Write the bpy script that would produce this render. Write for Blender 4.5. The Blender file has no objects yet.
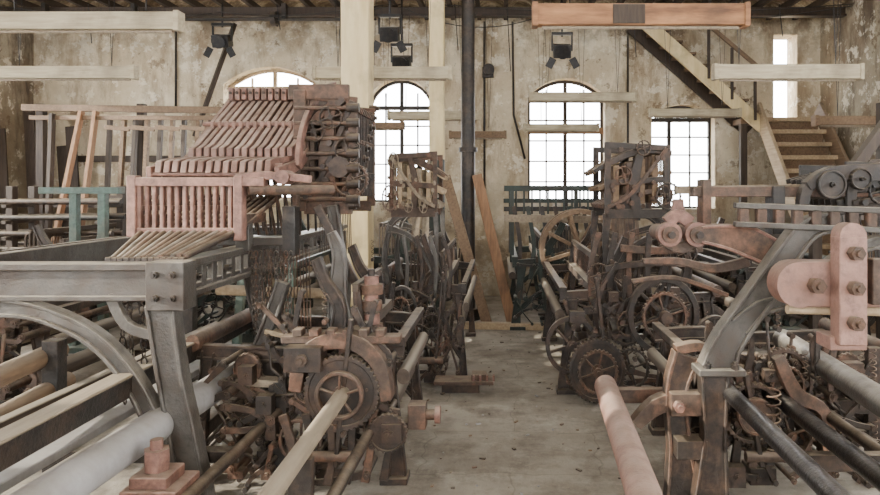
import bpy, math, random
from mathutils import Vector, Matrix
import bmesh
S=bpy.context.scene
rnd=random.Random(7); jit=random.Random(99)

def lin(c):
    return tuple(((x/255)/12.92 if x/255<=.04045 else ((x/255+.055)/1.055)**2.4) for x in c)+(1,)

# ---------------------------------------------------------------- materials
def nt(name):
    m=bpy.data.materials.new(name); m.use_nodes=True
    t=m.node_tree; b=t.nodes['Principled BSDF']
    tc=t.nodes.new('ShaderNodeTexCoord')
    return m,t,b,tc
def noise(t,tc,scale,detail=6,rough=.6,vec=None,stretch=None):
    n=t.nodes.new('ShaderNodeTexNoise'); n.inputs['Scale'].default_value=scale
    n.inputs['Detail'].default_value=detail; n.inputs['Roughness'].default_value=rough
    if stretch:
        mp=t.nodes.new('ShaderNodeMapping'); mp.inputs['Scale'].default_value=stretch
        t.links.new(tc.outputs['Object'],mp.inputs[0]); t.links.new(mp.outputs[0],n.inputs['Vector'])
    else: t.links.new(tc.outputs['Object'],n.inputs['Vector'])
    return n.outputs['Fac']
def ramp(t,fac,a,b,ca=(0,0,0,1),cb=(1,1,1,1)):
    r=t.nodes.new('ShaderNodeValToRGB'); r.color_ramp.elements[0].position=a; r.color_ramp.elements[1].position=b
    r.color_ramp.elements[0].color=ca; r.color_ramp.elements[1].color=cb
    t.links.new(fac,r.inputs[0]); return r.outputs[0]
def mix(t,fac,a,b,mode='MIX'):
    m=t.nodes.new('ShaderNodeMixRGB'); m.blend_type=mode
    for s,v in ((0,fac),(1,a),(2,b)):
        if hasattr(v,'links'): t.links.new(v,m.inputs[s])
        else: m.inputs[s].default_value=v
    return m.outputs[0]
def bump(t,b,h,st,dist=.02):
    n=t.nodes.new('ShaderNodeBump'); n.inputs['Strength'].default_value=st; n.inputs['Distance'].default_value=dist
    t.links.new(h,n.inputs['Height']); t.links.new(n.outputs[0],b.inputs['Normal'])
def mat_metal(name,base,rust,dust=(168,154,134),amt=.6,metal=.25,rough=.6,rpos=(.45,.62),sc=5):
    m,t,b,tc=nt(name)
    c=mix(t,ramp(t,noise(t,tc,sc,8,.65),*rpos),lin(base),lin(rust))
    dk=ramp(t,noise(t,tc,sc*4,6,.7),.3,.65,(.42,.4,.38,1),(1,1,1,1))
    c=mix(t,1.0,c,dk,'MULTIPLY')
    g=t.nodes.new('ShaderNodeNewGeometry'); s=t.nodes.new('ShaderNodeSeparateXYZ')
    t.links.new(g.outputs['Normal'],s.inputs[0])
    up=ramp(t,s.outputs['Z'],.15,.95)
    dn=ramp(t,noise(t,tc,9,5),.25,.6,(.25,.25,.25,1),(1,1,1,1))
    f=mix(t,1.0,up,dn,'MULTIPLY'); f=mix(t,1.0,f,(amt,amt,amt,1),'MULTIPLY')
    c=mix(t,f,c,lin(dust))
    t.links.new(c,b.inputs['Base Color']); b.inputs['Metallic'].default_value=metal; b.inputs['Roughness'].default_value=rough
    bump(t,b,noise(t,tc,60,5),.35,.01)
    return m
def mat_wood(name,c1,c2,dust=.35,stretch=(25,2,25)):
    m,t,b,tc=nt(name)
    c=mix(t,ramp(t,noise(t,tc,1.5,8,.6,stretch=stretch),.3,.7),lin(c1),lin(c2))
    c=mix(t,ramp(t,noise(t,tc,3,6),.5,.75),c,mix(t,.5,c,lin((64,52,42))))
    g=t.nodes.new('ShaderNodeNewGeometry'); s=t.nodes.new('ShaderNodeSeparateXYZ')
    t.links.new(g.outputs['Normal'],s.inputs[0])
    f=mix(t,1.0,ramp(t,s.outputs['Z'],.3,.9),(dust,dust,dust,1),'MULTIPLY')
    c=mix(t,f,c,lin((180,168,146)))
    t.links.new(c,b.inputs['Base Color']); b.inputs['Roughness'].default_value=.75
    bump(t,b,noise(t,tc,3,6,stretch=stretch),.3,.01)
    return m
GREY=mat_metal('grey_cast_iron',(90,86,80),(68,58,49),(190,180,162),.75,.3,.5,(.46,.62))
DGREY=mat_metal('dark_cast_iron',(52,49,46),(66,55,46),(156,144,124),.65,.35,.5)
RUST=mat_metal('rusty_iron',(82,66,54),(110,80,62),(170,152,130),.65,.2,.65)
DRUST=mat_metal('dark_rusty_iron',(52,44,37),(76,58,45),(156,140,118),.7,.25,.55)
RED=mat_metal('red_oxide_paint',(122,88,76),(142,104,88),(188,168,148),.6,.05,.6)
PINK=mat_metal('faded_pink_paint',(154,118,104),(126,92,77),(192,170,150),.45,.0,.6)
SLAT=mat_metal('dusty_red_lever',(150,116,101),(116,90,76),(198,176,158),.8,.0,.65)
BLACK=mat_metal('black_pipe',(36,36,38),(50,46,42),(122,116,108),.6,.4,.35)
GREEN=mat_metal('green_machine_paint',(46,58,51),(54,53,44),(134,132,114),.5,.1,.6)
TEAL=mat_metal('pale_green_paint',(84,106,96),(88,92,78),(150,152,138),.4,.0,.6)
WOOD=mat_wood('old_wood',(128,104,78),(92,72,54))
MWOOD=mat_wood('greasy_dark_wood',(84,70,56),(56,46,38),.5)
GWOOD=mat_wood('grey_weathered_wood',(148,134,112),(112,97,80),.3)
LWOOD=mat_wood('pale_wood',(188,166,134),(152,130,100))
LWOODX=mat_wood('pale_wood_x',(184,172,144),(148,135,110),.2,(2,25,25))
OWOOD=mat_wood('orange_wood',(158,118,84),(112,84,60),.3,(25,25,2))
DWOOD=mat_wood('dark_wood',(70,57,45),(47,38,31),.35,(25,25,3))
RWOODX=mat_wood('burnt_wood_x',(176,126,84),(84,54,36),.2,(1.6,10,10))
CREAM=mat_wood('cream_painted_post',(222,204,160),(192,170,124),.2,(6,6,1))
CLOTH=mat_wood('undyed_cloth',(164,162,160),(128,124,120),.2,(3,3,3))

def mat_wall(name,c1,c2,c3,spots=.7):
    m,t,b,tc=nt(name)
    c=mix(t,ramp(t,noise(t,tc,.9,9,.62),.40,.60),lin(c1),lin(c2))
    c=mix(t,ramp(t,noise(t,tc,1.1,9,.72,stretch=(2.0,2.0,.6)),.47,.62,(0,0,0,1),(.9,.9,.9,1)),c,lin(c3))
    c=mix(t,ramp(t,noise(t,tc,3.1,9,.75),.54,.58,(0,0,0,1),(spots,spots,spots,1)),c,lin((230,221,200)))
    c=mix(t,ramp(t,noise(t,tc,1.5,9,.78),.57,.60,(0,0,0,1),(.75,.75,.75,1)),c,lin((118,99,77)))
    c=mix(t,ramp(t,noise(t,tc,12,8,.7),.58,.7,(0,0,0,1),(.6,.6,.6,1)),c,lin((96,80,62)))
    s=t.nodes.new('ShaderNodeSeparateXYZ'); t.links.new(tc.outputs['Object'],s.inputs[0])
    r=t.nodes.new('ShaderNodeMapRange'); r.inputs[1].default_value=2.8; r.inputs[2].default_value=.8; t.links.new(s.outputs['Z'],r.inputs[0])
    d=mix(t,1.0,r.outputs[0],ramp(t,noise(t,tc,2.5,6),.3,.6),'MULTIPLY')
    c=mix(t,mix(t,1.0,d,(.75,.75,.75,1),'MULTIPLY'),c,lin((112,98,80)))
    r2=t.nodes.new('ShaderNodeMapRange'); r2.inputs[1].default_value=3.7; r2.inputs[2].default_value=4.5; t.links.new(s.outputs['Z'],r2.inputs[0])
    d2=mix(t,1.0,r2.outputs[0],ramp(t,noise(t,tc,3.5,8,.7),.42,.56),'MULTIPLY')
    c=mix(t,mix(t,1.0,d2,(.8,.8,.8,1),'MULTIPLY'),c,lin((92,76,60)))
    t.links.new(c,b.inputs['Base Color']); b.inputs['Roughness'].default_value=.95
    bump(t,b,noise(t,tc,6,8,.7),.6,.05)
    return m
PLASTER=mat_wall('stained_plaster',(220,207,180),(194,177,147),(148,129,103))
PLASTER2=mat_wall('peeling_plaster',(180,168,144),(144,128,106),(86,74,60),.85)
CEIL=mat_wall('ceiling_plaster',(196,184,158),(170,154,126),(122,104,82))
def mat_floor():
    m,t,b,tc=nt('dusty_stone_floor')
    c=mix(t,ramp(t,noise(t,tc,1.1,9,.65),.35,.68),lin((168,159,143)),lin((130,121,107)))
    c=mix(t,ramp(t,noise(t,tc,3,9,.72),.46,.66,(0,0,0,1),(.85,.85,.85,1)),c,lin((104,94,81)))
    c=mix(t,ramp(t,noise(t,tc,2.3,9,.75),.53,.64,(0,0,0,1),(.6,.6,.6,1)),c,lin((186,177,160)))
    v=t.nodes.new('ShaderNodeTexBrick'); v.inputs['Scale'].default_value=1.0
    v.inputs['Brick Width'].default_value=1.1; v.inputs['Row Height'].default_value=.7; v.inputs['Mortar Size'].default_value=.008
    v.inputs['Mortar Smooth'].default_value=.8
    v.inputs['Color1'].default_value=(1,1,1,1); v.inputs['Color2'].default_value=(.9,.9,.9,1); v.inputs['Mortar'].default_value=(.5,.48,.45,1)
    mp=t.nodes.new('ShaderNodeMapping'); mp.inputs['Rotation'].default_value=(0,0,.04)
    w=t.nodes.new('ShaderNodeTexNoise'); w.inputs['Scale'].default_value=3
    t.links.new(tc.outputs['Object'],w.inputs['Vector'])
    a=t.nodes.new('ShaderNodeMixRGB'); a.blend_type='ADD'; a.inputs[0].default_value=.2
    t.links.new(tc.outputs['Object'],a.inputs[1]); t.links.new(w.outputs['Color'],a.inputs[2])
    t.links.new(a.outputs[0],mp.inputs[0]); t.links.new(mp.outputs[0],v.inputs['Vector'])
    c=mix(t,.5,c,v.outputs['Color'],'MULTIPLY')
    c=mix(t,ramp(t,noise(t,tc,22,6,.8),.58,.72,(0,0,0,1),(.65,.65,.65,1)),c,lin((84,74,63)))
    t.links.new(c,b.inputs['Base Color']); b.inputs['Roughness'].default_value=.75
    bump(t,b,noise(t,tc,8,9,.7),.55,.03)
    return m
FLOOR=mat_floor()

# ---------------------------------------------------------------- mesh builder
class Ob:
    def __init__(s,name,loc=(0,0,0),bevel=.004):
        s.name=name; s.loc=Vector(loc); s.parts={}; s.cur='body'; s.T=lambda p:Vector(p); s.bevel=bevel; s.parts['body']=([],[],[],[]); s.j=.0007
    def part(s,n):
        s.cur=n
        if n not in s.parts: s.parts[n]=([],[],[],[])
        return s
    def add(s,vs,fs,mat,sm=False):
        V,F,M,SM=s.parts[s.cur]; o=len(V)
        J=Vector((jit.uniform(-1,1),jit.uniform(-1,1),jit.uniform(-1,1)))*s.j
        V.extend([s.T(v)-s.loc+J for v in vs])
        for i,f in enumerate(fs):
            F.append([o+k for k in f]); M.append(mat); SM.append(sm if isinstance(sm,bool) else sm[i])
    def box(s,c,d,mat,R=None):
        x,y,z=d[0]/2,d[1]/2,d[2]/2
        vs=[Vector((a*x,b*y,e*z)) for a in(-1,1) for b in(-1,1) for e in(-1,1)]
        if R is not None:
            Rm=Matrix.Rotation(R[1],3,R[0]); vs=[Rm@v for v in vs]
        vs=[v+Vector(c) for v in vs]
        s.add(vs,[(0,1,3,2),(4,6,7,5),(0,4,5,1),(2,3,7,6),(0,2,6,4),(1,5,7,3)],mat)
    def bb(s,x0,x1,y0,y1,z0,z1,mat): s.box(((x0+x1)/2,(y0+y1)/2,(z0+z1)/2),(x1-x0,y1-y0,z1-z0),mat)
    def frame(s,d,up=None):
        d=d.normalized(); u=Vector(up) if up else (Vector((0,0,1)) if abs(d.z)<.95 else Vector((0,1,0)))
        a=d.cross(u).normalized(); b=a.cross(d).normalized(); return a,b
    def beam(s,p,q,w,h,mat,up=None):
        p,q=Vector(p),Vector(q); a,b=s.frame(q-p,up)
        vs=[e+a*i*w/2+b*j*h/2 for e in(p,q) for i,j in((-1,-1),(1,-1),(1,1),(-1,1))]
        s.add(vs,[(0,3,2,1),(4,5,6,7)]+[(k,(k+1)%4,4+(k+1)%4,4+k) for k in range(4)],mat)
    def cyl(s,p,q,r,mat,n=16,r2=None):
        p,q=Vector(p),Vector(q); a,b=s.frame(q-p); r2=r if r2 is None else r2
        vs=[];A=[(math.cos(2*math.pi*i/n),math.sin(2*math.pi*i/n)) for i in range(n)]
        for _ in range(2):
            vs+=[p+(a*c+b*d)*r for c,d in A]; vs+=[q+(a*c+b*d)*r2 for c,d in A]
        fs=[(i,(i+1)%n,n+(i+1)%n,n+i) for i in range(n)]; sm=[True]*n
        fs+=[tuple(range(2*n,3*n)),tuple(range(3*n,4*n))]; sm+=[False,False]
        s.add(vs,fs,mat,sm)
    def tube(s,pts,r,mat,n=8):
        pts=[Vector(p) for p in pts]; vs=[];fs=[]
        for k,p in enumerate(pts):
            d=pts[min(k+1,len(pts)-1)]-pts[max(k-1,0)]; a,b=s.frame(d)
            vs+=[p+(a*math.cos(2*math.pi*i/n)+b*math.sin(2*math.pi*i/n))*r for i in range(n)]
        for k in range(len(pts)-1):
            for i in range(n): fs.append((k*n+i,k*n+(i+1)%n,(k+1)*n+(i+1)%n,(k+1)*n+i))
        fs+=[tuple(range(n)),tuple(range((len(pts)-1)*n,len(pts)*n))]
        s.add(vs,fs,mat,True)
    def ribbon(s,pts,w,y,th,mat,axis='Y',rib=0,ribmat=None,sub=4):
        P=[Vector((a,b)) for a,b in pts]; W=w if isinstance(w,(list,tuple)) else [w]*len(P)
        if sub>1 and len(P)>2:
            Q=[];V=[]
            for i in range(len(P)-1):
                p0=P[max(i-1,0)];p1=P[i];p2=P[i+1];p3=P[min(i+2,len(P)-1)]
                for k in range(sub):
                    t=k/sub
                    Q.append(.5*((2*p1)+(p2-p0)*t+(2*p0-5*p1+4*p2-p3)*t*t+(3*p1-p0-3*p2+p3)*t**3)); V.append(W[i]*(1-t)+W[i+1]*t)
            Q.append(P[-1]);V.append(W[-1]); P,W=Q,V
        L=[];R=[]
        for i,p in enumerate(P):
            d=(P[min(i+1,len(P)-1)]-P[max(i-1,0)]).normalized(); n=Vector((-d.y,d.x))
            L.append(p+n*W[i]/2);R.append(p-n*W[i]/2)
        def e(p,yy): return Vector((p.x,yy,p.y)) if axis=='Y' else Vector((yy,p.x,p.y))
        def sweep(L,R,y0,y1,mt):
            vs=[];m=len(L)
            for l,r in zip(L,R): vs+=[e(l,y0),e(r,y0),e(r,y1),e(l,y1)]
            fs=[]
            for i in range(m-1):
                for k in range(4): fs.append((4*i+k,4*i+(k+1)%4,4*i+4+(k+1)%4,4*i+4+k))
            fs+=[(0,1,2,3),(4*m-4,4*m-3,4*m-2,4*m-1)]
            s.add(vs,fs,mt)
        sweep(L,R,y-th/2,y+th/2,mat)
        if rib:
            mt=ribmat or mat
            L2=[l+(r-l).normalized()*.018 for l,r in zip(L,R)]; R2=[r-(r-l).normalized()*.018 for l,r in zip(L,R)]
            sweep(L,L2,y-th/2-rib,y+th/2+rib,mt); sweep(R2,R,y-th/2-rib,y+th/2+rib,mt)
    def prism(s,poly,y0,y1,mat,axis='Y'):
        n=len(poly)
        def e(p,yy): return Vector((p[0],yy,p[1])) if axis=='Y' else Vector((yy,p[0],p[1]))
        s.add([e(p,y0) for p in poly]+[e(p,y1) for p in poly],[tuple(range(n)),tuple(range(n,2*n))]+[(i,(i+1)%n,n+(i+1)%n,n+i) for i in range(n)],mat)
    def gear(s,c,ax,R,th,mat,teeth=0,spokes=5,rim=.16,hub=.2,td=.05,hubmat=None,n=None):
        c=Vector(c); ax=Vector(ax).normalized(); a,b=s.frame(ax)
        N=teeth*4 if teeth else (n or 36)
        def P(r,t,o): return c+(a*math.cos(t)+b*math.sin(t))*r+ax*o
        vs=[]
        ri=R*(1-rim)
        for i in range(N):
            t=2*math.pi*i/N
            ro=R if (not teeth or i%4 in(0,1)) else R*(1-td)
            vs+=[P(ro,t,-th/2),P(ro,t,th/2),P(ri,t,th/2),P(ri,t,-th/2)]
        fs=[]
        for i in range(N):
            j=(i+1)%N
            for k in range(4): fs.append((4*i+k,4*i+(k+1)%4,4*j+(k+1)%4,4*j+k))
        s.add(vs,fs,mat)
        hr=R*hub
        s.cyl(c-ax*th*.9,c+ax*th*.9,hr,hubmat or mat,14)
        s.cyl(c-ax*th*1.4,c+ax*th*1.4,hr*.45,hubmat or mat,10)
        for k in range(spokes):
            t=2*math.pi*k/spokes+.3
            s.beam(P(hr*.8,t,0),P(ri*1.02,t,0),max(R*.09,.012),th*.6,mat,up=tuple(ax))
        if spokes==0:
            s.cyl(c-ax*th*.25,c+ax*th*.25,ri*1.01,mat,28)
    def nut(s,c,ax,r,th,mat):
        c=Vector(c);ax=Vector(ax).normalized(); s.cyl(c-ax*th/2,c+ax*th/2,r,mat,6); s.cyl(c,c+ax*th*.95,r*.5,mat,8)
    def chain(s,p,q,r,mat,sag=0):
        p,q=Vector(p),Vector(q);L=(q-p).length;n=max(2,int(L/(r*2.6)))
        for i in range(n):
            t=(i+.5)/n; c=p.lerp(q,t)+Vector((0,0,-sag*4*t*(1-t))); d=(q-p).normalized(); a,b=s.frame(d)
            if i%2: a=b
            pts=[c+d*r*1.7*math.cos(k*math.pi/4)+a*r*.9*math.sin(k*math.pi/4) for k in range(9)]
            s.tube(pts,r*.3,mat,5)
    def finish(s):
        e=bpy.data.objects.new(s.name,None); S.collection.objects.link(e); e.location=s.loc; e.empty_display_size=.1
        for n,(V,F,M,SM) in s.parts.items():
            if not V: continue
            me=bpy.data.meshes.new(s.name+'_'+n); me.from_pydata([tuple(v) for v in V],[],F)
            ms=[]
            for m in M:
                if m not in ms: ms.append(m)
            for m in ms: me.materials.append(m)
            for p,m,k in zip(me.polygons,M,SM): p.material_index=ms.index(m); p.use_smooth=k
            bm=bmesh.new(); bm.from_mesh(me); bmesh.ops.recalc_face_normals(bm,faces=bm.faces); bm.to_mesh(me); bm.free()
            o=bpy.data.objects.new(n,me); S.collection.objects.link(o); o.parent=e
            if s.bevel:
                b=o.modifiers.new('bev','BEVEL'); b.width=s.bevel; b.segments=1; b.limit_method='ANGLE'; b.angle_limit=.9
        return e
def local(ox,oy,sx=1,wx=1,oz=0): return lambda p: Vector((ox+sx*wx*p[0],oy+p[1],oz+p[2]))
def single(name,build,bevel=0,loc=(0,0,0),j=0):
    o=Ob(name,loc,bevel); o.j=j; build(o); e=o.finish(); ch=[c for c in e.children][0]
    bpy.data.objects.remove(e); ch.parent=None; ch.name=name; ch.location=loc; return ch

# ---------------------------------------------------------------- room
YB=11.0; XL=-7.5; XR=5.15; ZC=4.5; YF=-2.5
floor=single('floor',lambda o:o.bb(XL-.3,XR+.3,YF-.3,YB+.4,-.1,0,FLOOR))
def arch_poly(x0,x1,z0,z1,rise,n=12):
    w=(x1-x0)/2; cx=(x0+x1)/2; R=(w*w+rise*rise)/(2*rise); zc=z1-R; a=math.asin(min(1,w/R))
    return [(x0,z0),(x1,z0)]+[(cx+R*math.sin(a-2*a*i/n),zc+R*math.cos(a-2*a*i/n)) for i in range(n+1)]
WIN=[(-4.45,-2.95,1.55,3.68,.28),(-2.14,-1.09,1.5,3.5,.42),(.45,1.69,1.5,3.5,.3),(2.44,3.46,1.4,3.08,.2)]
wb=single('wall_back',lambda o:o.bb(XL-.3,XR+.3,YB,YB+.4,0,5.2,PLASTER))
def cut(wall,polys,y0,y1,axis='Y'):
    cs=[]
    for p in polys:
        c=single('cutter',lambda o:o.prism(p,y0,y1,PLASTER,axis)); cs.append(c)
        m=wall.modifiers.new('b','BOOLEAN'); m.operation='DIFFERENCE'; m.object=c; m.solver='EXACT'
    bpy.context.view_layer.update()
    dg=bpy.context.evaluated_depsgraph_get(); me=bpy.data.meshes.new_from_object(wall.evaluated_get(dg))
    wall.modifiers.clear(); wall.data=me
    for c in cs: bpy.data.objects.remove(c)
cut(wb,[arch_poly(*w) for w in WIN]+[[(4.4,2.75),(4.78,2.75),(4.78,4.2),(4.4,4.2)]],YB-.1,YB+.5)
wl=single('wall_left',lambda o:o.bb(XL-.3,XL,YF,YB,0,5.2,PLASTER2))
cut(wl,[arch_poly(y,y+1.5,1.2,3.7,.3) for y in (-1.2,1.5,4.8,7.6)],XL-.5,XL+.1,'X')
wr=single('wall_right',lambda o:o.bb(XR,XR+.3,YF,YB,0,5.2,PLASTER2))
cut(wr,[arch_poly(y,y+1.5,1.2,3.7,.3) for y in (-1.2,1.5,4.2)],XR-.1,XR+.5,'X')
wf_=single('wall_front',lambda o:o.bb(XL-.3,XR+.3,YF-.3,YF,0,5.2,PLASTER))
cut(wf_,[arch_poly(x,x+1.6,1.2,3.8,.3) for x in (-6.4,-3.6,-.8,2.0)],YF-.5,YF+.1)
def ceil(o):
    n=int((XR-XL)/.42); w=(XR-XL)/n
    pts=[]
    for i in range(n):
        for k in range(6):
            t=k/6; pts.append((XL+(i+t)*w,ZC+.1*math.sin(math.pi*t)))
    pts.append((XR,ZC))
    o.prism(pts+[(XR,ZC+.4),(XL,ZC+.4)],YF,YB,CEIL)
single('ceiling',ceil)
def joists(o):
    n=int((XR-XL)/.42); w=(XR-XL)/n
    for i in range(1,n): o.bb(XL+i*w-.03,XL+i*w+.03,YF,YB,ZC-.07,ZC+.02,DWOOD)
single('trim_ceiling_joists',joists)
single('trim_ceiling_girder',lambda o:(o.bb(XL,XR,10.2,10.26,ZC-.2,ZC-.07,DWOOD),o.bb(XL,XR,10.16,10.30,ZC-.21,ZC-.18,DRUST)))
for i,(x0,x1,z0,z1,rise) in enumerate(WIN):
    def wf(o):
        mt=[LWOOD,DGREY,DWOOD,DGREY][i]
        y=YB+.26
        P=arch_poly(x0,x1,z0,z1,rise)
        pp=[(a,b) for a,b in P]+[P[0]]
        o.ribbon(pp,.09,y,.06,mt,sub=1)
        nx=4 if i!=3 else 3
        zs=z1-rise-.02
        for k in range(1,nx):
            x=x0+(x1-x0)*k/nx; w=.06 if k==nx//2 else .024
            o.bb(x-w/2,x+w/2,y-.025,y+.025,z0,z1-(.03 if abs(k-nx/2)<.6 else rise*.5),mt)
        o.bb(x0,x1,y-.035,y+.035,zs-.045,zs+.02,mt)
        nz=5
        for k in range(1,nz):
            z=z0+(zs-z0)*k/nz; o.bb(x0,x1,y-.02,y+.02,z-.012,z+.012,mt)
        if i==2: o.bb(x0,x1,y-.08,y+.0,2.62,2.72,OWOOD)
    single('window_%d'%(i+1),wf,j=.0005)
for i,(x0,x1,z0,z1,rise) in enumerate(WIN):
    single('trim_sill_%d'%(i+1),lambda o:o.bb(x0-.06,x1+.06,YB-.05,YB+.2,z0-.06,z0-.001,PLASTER))

def column(x,y,w,mat,mat2=None,zs=0):
    o=Ob('timber_column',(x,y,0),.01); o.part('shaft')
    if mat2: o.bb(x-w/2,x+w/2,y-w/2,y+w/2,.12,zs,mat2); o.bb(x-w/2,x+w/2,y-w/2,y+w/2,zs,ZC-.2,mat)
    else: o.bb(x-w/2,x+w/2,y-w/2,y+w/2,.12,ZC-.2,mat)
    o.part('base').bb(x-w*.7,x+w*.7,y-w*.7,y+w*.7,0,.12,DGREY)
    o.part('capital').bb(x-w*1.6,x+w*1.6,y-w/2,y+w/2,ZC-.2,ZC-.07,DWOOD); o.finish()
column(-1.50,7.2,.29,CREAM)
column(-.82,8.9,.19,CREAM,GREEN,2.1)
def iron_col(o):
    o.cyl((-.42,9,0),(-.42,9,.15),.16,DGREY,20); o.cyl((-.42,9,.15),(-.42,9,ZC-.2),.095,DGREY,20,.085)
    o.cyl((-.42,9,ZC-.3),(-.42,9,ZC-.07),.09,DGREY,20,.18); o.cyl((-.42,9,2.2),(-.42,9,2.26),.12,DGREY,20)
single('iron_column',iron_col)

BAT=[(-3.94,-2.44,5.2,2.98,LWOODX,.13),(-5.45,-3.95,7.4,2.97,LWOODX,.13),(-2.05,-.55,7.6,3.0,LWOODX,.13),
(.25,1.755,4.9,2.95,RWOODX,.15),(2.22,3.72,7.07,2.92,LWOODX,.15),(.43,1.93,9.77,3.03,LWOODX,.12),(2.2,3.5,10.0,2.83,LWOODX,.11),
(-1.64,-.3,10.1,2.8,LWOODX,.12),(3.5,4.95,7.6,2.47,WOOD,.1),(-.76,.08,10.5,2.55,WOOD,.1),(.38,1.5,10.5,2.66,LWOODX,.1),(-2.1,-1.4,9.9,2.63,WOOD,.09)]
for x0,x1,y,z,mt,h in BAT:
    o=Ob('hanging_light_batten',((x0+x1)/2,y,z),.004)
    o.part('tray'); o.bb(x0,x1,y-.05,y+.05,z-h/2,z+h/2,mt)
    o.bb(x0-.02,x0+.02,y-.06,y+.06,z-h/2-.01,z+h/2+.01,mt); o.bb(x1-.02,x1+.02,y-.06,y+.06,z-h/2-.01,z+h/2+.01,mt)
    if mt is RWOODX: o.bb(x0+.55,x0+.78,y-.056,y+.056,z-h/2+.005,z+h/2-.005,DWOOD)
    o.part('lamp_tube'); o.cyl((x0+.05,y,z-h/2-.012),(x1-.05,y,z-h/2-.012),.012,GWOOD,10)
    o.part('cables')
    for x in (x0+.25,x1-.25):
        for dx in(-.06,.06): o.tube([(x,y,z+h/2),(x+dx,y,ZC-.02)],.004,BLACK,5)
    o.finish()

# ---------------------------------------------------------------- dobby head
def dobby(o,x0,x1,y0,y1,z0,z1,m1,m2,n=12,seed=1,m3=None):
    r=random.Random(seed); w=x1-x0; h=z1-z0; m3=m3 or m2
    o.part('dobby_frame')
    for y in (y0,y1):
        o.ribbon([(x0,z0),(x0,z1)],.06,y,.03,m1,sub=1); o.ribbon([(x1,z0),(x1,z1-.05*h)],.06,y,.03,m1,sub=1)
        o.ribbon([(x0-.03,z1),(x1+.03,z1-.05*h)],.05,y,.03,m1,sub=1)
        o.ribbon([(x0,z0),(x1,z0)],.08,y,.03,m1,sub=1)
        o.ribbon([(x0,z0+.45*h),(x1,z0+.5*h)],.05,y,.03,m1,sub=1)
        o.ribbon([(x0+.5*w,z0),(x0+.45*w,z0+.5*h),(x0+.6*w,z1)],[.08,.1,.05],y,.03,m1,sub=2)
        o.ribbon([(x0,z0+.1*h),(x0+.4*w,z0+.3*h),(x1,z0+.95*h)],.035,y-.02,.02,m2)
        for k in range(9):
            o.nut((x0+w*r.random(),y-.03,z0+h*r.random()),(0,1,0),.024,.05,m2)
    o.part('dobby_levers')
    for i in range(n):
        y=y0+(y1-y0)*(i+.5)/n; j=r.uniform(-.01,.01)
        o.ribbon([(x0-.22*w,z0+.6*h+j),(x0+.1*w,z0+.75*h+j),(x0+.6*w,z0+.93*h),(x1+.1*w,z0+.88*h)],[.03,.05,.06,.04],y,.02,m3 if i%3 else m1,sub=2)
        o.ribbon([(x0-.1*w,z0+.1*h),(x0+.5*w,z0+.3*h+j),(x1+.1*w,z0+.3*h)],.04,y,.016,m2,sub=2)
        o.ribbon([(x0-.15*w,z0+.35*h+j),(x0+.5*w,z0+.55*h+j),(x1+.1*w,z0+.6*h)],.03,y,.014,m3,sub=2)
        for q in range(4): o.bb(x0+(.1+.22*q)*w,x0+(.2+.22*q)*w,y-.012,y+.012,z0+.15*h,z0+(.7+.05*q)*h,[m3,m2,m3][(i+q)%3])
        o.cyl((x1+.05*w,y,z0+.1*h),(x1+.05*w,y,z0+.85*h),.007,m2,5)
        o.cyl((x0+.3*w,y,z0-.3),(x0+.3*w,y,z0+.4*h),.005,m2,5); o.cyl((x0+.55*w,y,z0-.35),(x0+.5*w,y,z0+.4*h),.005,m2,5)
    o.part('dobby_shafts')
    for k in range(6):
        x=x0+w*(.08+.17*k); z=z0+h*r.uniform(.1,.95); o.cyl((x,y0-.07,z),(x,y1+.05,z),.018,m2,8)
        if k%2: o.gear((x,y0-.06,z),(0,1,0),r.uniform(.06,.1),.02,m2,18,4)
    o.cyl((x0+.25*w,y0+.02,z0+.12*h),(x0+.25*w,y1-.02,z0+.12*h),.08,m1,14)
    o.gear((x1,y0-.07,z0+.25*h),(0,1,0),.12,.025,m1,24,5)

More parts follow.
